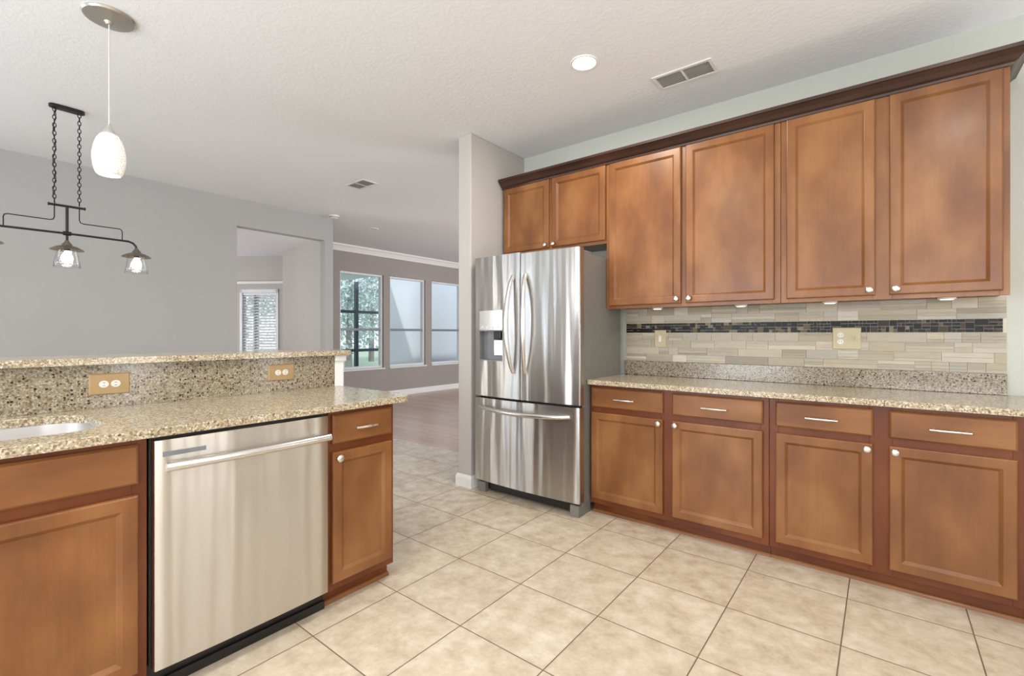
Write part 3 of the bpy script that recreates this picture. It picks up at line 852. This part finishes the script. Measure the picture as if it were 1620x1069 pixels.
# left door with dispenser recess
cx0, cx1, cz0, cz1, pz = -2.440, -2.203, 1.022, 1.252, 1.402
bm = B(); yb = 2.766
bowed(bm, FX0, cx0, .752, 1.812, yb, .012, 0, 4); bowed(bm, cx1, FXM-.003, .752, 1.812, yb, 0, .006, 6)
bowed(bm, cx0, cx1, .752, cz0, yb, 0, 0, 6); bowed(bm, cx0, cx1, cz1, 1.812, yb, 0, 0, 6)
bmesh.ops.remove_doubles(bm, verts=bm.verts, dist=.0002)
ld = obj('left_door', bm, M['steel'], fr, smooth=True)
bm = B(); box(bm, cx0, cx1, 2.752, 2.758, cz0, cz1)
box(bm, cx0, cx0+.005, 2.702, 2.752, cz0, cz1); box(bm, cx1-.005, cx1, 2.702, 2.752, cz0, cz1); box(bm, cx0, cx1, 2.702, 2.752, cz1-.005, cz1); box(bm, cx0, cx1, 2.698, 2.752, cz0, cz0+.008)
obj('dispenser_recess', bm, M['grey_plastic'], ld)
obj('dispenser_chute', box(B(), -2.30, -2.23, 2.705, 2.745, 1.185, 1.246), M['black'], ld, bevel=.006)
obj('dispenser_paddle', box(B(), -2.325, -2.225, 2.738, 2.750, 1.06, 1.18), M['steel_plain'], ld, bevel=.004)
bm = B(); bowed(bm, cx0, cx1, cz1+.003, pz, yb-.02, 0, 0, 6); bmesh.ops.translate(bm, verts=bm.verts, vec=(0, -.0035, 0))
cpn = obj('control_panel', bm, M['steel_plain'], ld, smooth=True)
for k in range(4):
    xx = -2.405+k*.055
    obj('button', lathe(B(), (xx, bow(xx)-.0030, 1.275), [(0, -.002), (.010, -.002), (.011, 0), (0, 0)], 14, 'y'), M['receptacle'], ld, smooth=True)
bm = B(); bowed(bm, FXM+.003, FX1, .752, 1.802, yb, .006, .012, 12)
rd = obj('right_door', bm, M['steel'], fr, smooth=True)
bm = B(); bowed(bm, FX0, FX1, .100, .735, yb, .012, .012, 24)
fd = obj('freezer_drawer', bm, M['steel'], fr, smooth=True)
def fridge_handle(x, lean, parent):
    bm = B(); n = 16; pts = []; rs = []
    for i in range(n+1):
        t_ = i/n; z = .945+t_*.70; b_ = math.sin(PI*t_)
        pts.append((x+lean*b_, bow(x)-.006-.058*b_**.6, z)); rs.append(.014+.005*b_)
    tube(bm, pts, rs, 12)
    return obj('handle', bm, M['steel_plain'], parent, smooth=True)
fridge_handle(-2.095, -.022, ld); fridge_handle(-1.985, .022, rd)
bm = B(); n = 18; pts = []; rs = []
for i in range(n+1):
    t_ = i/n; x = -2.43+t_*.80; b_ = math.sin(PI*t_)
    pts.append((x, bow(x)-.006-.055*b_**.5, .670-.012*b_)); rs.append(.014+.005*b_)
tube(bm, pts, rs, 12); obj('handle', bm, M['steel_plain'], fd, smooth=True)
obj('kick_grille', box(B(), -2.42, -1.655, 2.775, 2.80, .02, .092), M['black'], fr)
for x in (-2.478, -1.650): obj('foot', box(B(), x, x+.068, 2.735, 2.90, 0, .078), M['case'], fr, bevel=.004)
for x in (-2.47, -1.70): obj('hinge_cover', box(B(), x, x+.11, 2.735, 2.93, 1.775, 1.800), M['case'], fr, bevel=.008)

# ------------------------------------------------------------------ dishwasher
dwX = -1.890
dw = thing('dishwasher', (-2.2, .80, 0), 'built-in stainless steel dishwasher with a towel bar handle in the peninsula', 'dishwasher')
obj('tub', box(B(), -2.50, -1.935, .484, 1.132, .10, .868), M['black'], dw)
def dwb(y):
    return dwX-.004+.006*(1-((y-.80)/.315)**2)
bm = B()
prof = [(-1.933, .489)]
prof += [(dwX-.010, .489), (dwX-.006, .4905)]
for i in range(13):
    y = .494+(1.111-.494)*i/12; prof.append((dwb(y), y))
prof += [(dwX-.006, 1.1145), (dwX-.010, 1.116), (-1.933, 1.116)]
prism(bm, prof, .100, .868)
dp = obj('door_panel', bm, M['steel_dw'], dw, smooth=True)
bm = B(); pts = [(dwX-.002, .528, .783), (dwX+.030, .528, .783), (dwX+.038, .545, .783)]
pts = []; n = 14
for i in range(n+1):
    t_ = i/n; pts.append((dwX+.034+.010*math.sin(PI*t_), .512+t_*.590, .783))
tube(bm, pts, .016, 14)
for y in (.535, 1.078): tube(bm, [(dwX-.004, y, .783), (dwX+.036, y, .783)], .008, 10)
obj('handle', bm, M['steel_plain'], dp, smooth=True)
obj('badge', box(B(), dwX-.004, dwX+.0028, .512, .640, .813, .828), M['grey_plastic'], dp)
obj('kick_plate', box(B(), -2.0, -1.962, .486, 1.130, .008, .10), M['black'], dw)
obj('kick_sweep', box(B(), -1.962, -1.950, .486, 1.130, 0, .035), M['black'], dw)
obj('mounting_strip', box(B(), -1.96, -1.935, .486, 1.132, .868, .8835), M['black'], dw)

# ------------------------------------------------------------------ ceiling fittings
def can_light(x, y, label, power):
    t = thing('recessed_light', (x, y, CEIL), label, 'ceiling light')
    obj('trim_ring', lathe(B(), (x, y, CEIL), [(.066, 0), (.082, 0), (.082, -.004), (.078, -.007), (.068, -.006)], 36, closed=True), M['trim'], t, smooth=True)
    obj('lens', lathe(B(), (x, y, CEIL-.001), [(0, 0), (.067, 0), (.064, -.003), (0, -.005)], 36), M['can'], t, smooth=True)
    area_light('recessed_light_lamp', (x, y, CEIL-.012), (0, 0, 0), .12, .12, power, (1, .93, .84), 'DISK')
can_light(-1.376, 2.443, 'bright round recessed ceiling light above the refrigerator area', 12)
can_light(.45, 1.25, 'added unseen round recessed fill light over the floor in front of the long counter, above the frame', 12)  # this and the next two are unseen, added for warm fill
can_light(-1.376, .45, 'added unseen round recessed fill light over the dishwasher side of the kitchen, above the frame', 12)
can_light(.45, -1.4, 'added unseen round recessed fill light at the rear of the kitchen, behind the viewer', 12)
t = thing('recessed_light', (-6.07, 4.31, CEIL), 'small unlit round recessed ceiling light far off in the living room ceiling', 'ceiling light')
obj('trim_ring', lathe(B(), (-6.07, 4.31, CEIL), [(.06, 0), (.085, 0), (.085, -.004), (.08, -.008), (.062, -.006)], 28, closed=True), M['trim'], t, smooth=True)
obj('lens', lathe(B(), (-6.07, 4.31, CEIL-.001), [(0, 0), (.061, 0), (.058, -.003), (0, -.005)], 28), M['receptacle'], t, smooth=True)
t = thing('smoke_detector', (-5.80, 3.50, CEIL), 'round white smoke detector on the ceiling at the outer corner of the dining wall', 'smoke detector')
obj('base', lathe(B(), (-5.80, 3.50, CEIL), [(0, 0), (.068, 0), (.068, -.012), (0, -.012)], 28), M['trim'], t, smooth=True)
obj('cover', lathe(B(), (-5.80, 3.50, CEIL-.012), [(0, 0), (.06, 0), (.055, -.022), (.035, -.028), (0, -.028)], 28), M['trim'], t, smooth=True)
obj('slots', lathe(B(), (-5.80, 3.50, CEIL-.020), [(.056, -.004), (.0605, 0), (.0605, -.006), (.0565, -.010)], 28, closed=True), M['vent_dark'], t)
def vent(x0, x1, y0, y1, label):
    t = thing('ceiling_vent', ((x0+x1)/2, (y0+y1)/2, CEIL), label, 'vent')
    z = CEIL; bm = B(); fw = .022; xm = (x0+x1)/2
    box(bm, x0, x1, y0, y0+fw, z-.008, z); box(bm, x0, x1, y1-fw, y1, z-.008, z); box(bm, x0, x0+fw, y0+fw, y1-fw, z-.008, z); box(bm, x1-fw, x1, y0+fw, y1-fw, z-.008, z)
    obj('frame', bm, M['vent'], t, bevel=.002)
    obj('divider', box(B(), xm-.006, xm+.006, y0+fw, y1-fw, z-.008, z-.001), M['vent'], t)
    obj('backing', box(B(), x0+fw, x1-fw, y0+fw, y1-fw, z-.0015, z-.0005), M['vent_dark'], t)
    for a, b in ((x0+fw, xm-.006), (xm+.006, x1-fw)):
        yy = y0+fw+.012
        bm = B()
        while yy < y1-fw-.006:
            vs = [bm.verts.new(p) for p in ((a, yy, z-.008), (b, yy, z-.008), (b, yy+.009, z-.002), (a, yy+.009, z-.002))]
            bm.faces.new(vs)
            r = bmesh.ops.extrude_face_region(bm, geom=[bm.faces[-1]] if False else [f for f in bm.faces if vs[0] in f.verts])
            bmesh.ops.translate(bm, verts=[v for v in r['geom'] if isinstance(v, bmesh.types.BMVert)], vec=(0, .001, .0012))
            yy += .019
        obj('louvre', bm, M['vent'], t)
vent(-1.132, -.775, 2.848, 3.030, 'white rectangular ceiling vent near the wall cabinets')
vent(-4.52, -4.19, 2.85, 3.045, 'white ceiling vent farther away, toward the living room')

# pendant over the bar
px_, py_ = -3.05, .600
t = thing('pendant_light', (px_, py_, CEIL), 'egg shaped crackled white glass pendant hanging on a thin cord over the bar ledge', 'pendant light')
obj('canopy', lathe(B(), (px_, py_, CEIL), [(0, 0), (.106, 0), (.108, -.006), (.102, -.014), (.06, -.024), (.02, -.028), (.012, -.040), (0, -.042)], 40), M['nickel_brushed'], t, smooth=True)
obj('cord', tube(B(), [(px_, py_, CEIL-.03), (px_, py_, 2.27)], .0028, 8), M['cord'], t, smooth=True)
obj('socket_cap', lathe(B(), (px_, py_, 0), [(0, 2.285), (.006, 2.283), (.009, 2.266), (.016, 2.256), (.026, 2.240), (.029, 2.230), (0, 2.230)], 28), M['nickel'], t, smooth=True)
outer = [(.024, 2.234), (.038, 2.224), (.052, 2.200), (.062, 2.166), (.068, 2.125), (.068, 2.100), (.064, 2.065), (.056, 2.036), (.048, 2.024)]
inner = [(r-.004, z) for r, z in reversed(outer)]
obj('lamp_shade', lathe(B(), (px_, py_, 0), outer+inner, 40, closed=True), M['shade'], t, smooth='all')
obj('bulb', lathe(B(), (px_, py_, 0), [(0, 2.225), (.013, 2.22), (.014, 2.19), (.028, 2.15), (.030, 2.12), (.020, 2.095), (0, 2.088)], 20), M['bulb'], t, smooth='all')

# linear chandelier over the dining table spot
CX, CYc = -4.513, .657
t = thing('chandelier', (CX, CYc, CEIL), 'dark metal three lamp linear chandelier on two chains with clear jar shades', 'chandelier')
bm = B(); pts = [(CX+p[0], CYc+p[1]) for p in rrect(-.032, .032, -.095, .095, .032, 6)]
prism(bm, pts, CEIL-.022, CEIL)
obj('canopy', bm, M['bronze'], t, bevel=.004)
def link(bm, c, rot, L=.034, Wd=.018, r=.0026):
    pts = []
    for k in range(14):
        a = 2*PI*k/14; y = Wd/2*math.cos(a); z = L/2*math.sin(a)
        z = z*1.0
        pts.append((c[0]+math.sin(rot)*y, c[1]+math.cos(rot)*y, c[2]+z))
    tube(bm, pts, r, 6, closed=True)
for yc in (.592, .722):
    bm = B(); z = CEIL-.034; k = 0
    while z > 2.140:
        link(bm, (CX, yc, z), 0 if k % 2 == 0 else PI/2); z -= .0275; k += 1
    obj('chain', bm, M['bronze'], t, smooth=True)
obj('wire', tube(B(), [(CX+.004*math.sin(i*2.1), .592+.008*math.sin(i*1.3), CEIL-.02-i*.0445) for i in range(16)], .0024, 6), M['bronze'], t, smooth=True)
bm = B(); tube(bm, [(CX, .563, 2.127), (CX, .751, 2.127)], .0085, 12); lathe(bm, (CX, .563, 2.127), [(0, -.006), (.011, -.004), (.011, .004), (0, .006)], 12, 'y'); lathe(bm, (CX, .751, 2.127), [(0, -.006), (.011, -.004), (.011, .004), (0, .006)], 12, 'y')
obj('crossbar', bm, M['bronze'], t, smooth=True)
obj('stem', tube(B(), [(CX, CYc, 2.127), (CX, CYc, 1.94)], .0085, 12), M['bronze'], t, smooth=True)
bm = B()
hb = .395
path = [(CX, CYc-hb, 1.875), (CX, CYc-hb+.004, 1.900), (CX, CYc-hb+.022, 1.922), (CX, CYc-hb+.05, 1.932), (CX, CYc, 1.935), (CX, CYc+hb-.05, 1.932), (CX, CYc+hb-.022, 1.922), (CX, CYc+hb-.004, 1.900), (CX, CYc+hb, 1.875)]
tube(bm, path, .0075, 12)
lathe(bm, (CX, CYc, 1.935), [(0, -.024), (.014, -.022), (.016, 0), (.014, .022), (0, .024)], 16, 'y')
tube(bm, [(CX, CYc, 1.935), (CX, CYc, 1.875)], .0075, 10)
obj('main_bar', bm, M['bronze'], t, smooth=True)
for s in (-1, 1):
    a = .065; b = .308
    p = [(a, 2.127), (a, 2.040), (a+.006, 2.024), (a+.022, 2.018), (b-.018, 2.018), (b-.005, 2.012), (b, 1.998), (b, 1.935)]
    obj('brace_rod', tube(B(), [(CX, CYc+s*y, z) for y, z in p], .0036, 8), M['bronze'], t, smooth=True)
for k, yy in enumerate((CYc-hb, CYc, CYc+hb)):
    l = obj('lamp_cap', lathe(B(), (CX, yy, 0), [(0, 1.885), (.012, 1.884), (.016, 1.872), (.026, 1.862), (.030, 1.850), (.060, 1.840), (.092, 1.820), (.093, 1.817), (.060, 1.834), (.028, 1.842), (0, 1.844)], 32), M['bronze_light'], t, smooth=True, label='pewter cap disc')
    o1 = [(.050, 1.838), (.055, 1.820), (.062, 1.775), (.070, 1.730), (.074, 1.695)]
    obj('jar_shade', lathe(B(), (CX, yy, 0), o1+[(r-.003, z) for r, z in reversed(o1)], 32, closed=True), M['jar_glass'], l, smooth='all', label='clear glass jar shade')
    obj('socket', lathe(B(), (CX, yy, 0), [(0, 1.842), (.018, 1.842), (.018, 1.812), (0, 1.812)], 18), M['bronze'], l, smooth=True)
    obj('bulb', lathe(B(), (CX, yy, 0), [(0, 1.812), (.013, 1.811), (.016, 1.798), (.030, 1.775), (.033, 1.757), (.028, 1.738), (.014, 1.726), (0, 1.723)], 20), M['bulb'], l, smooth='all')
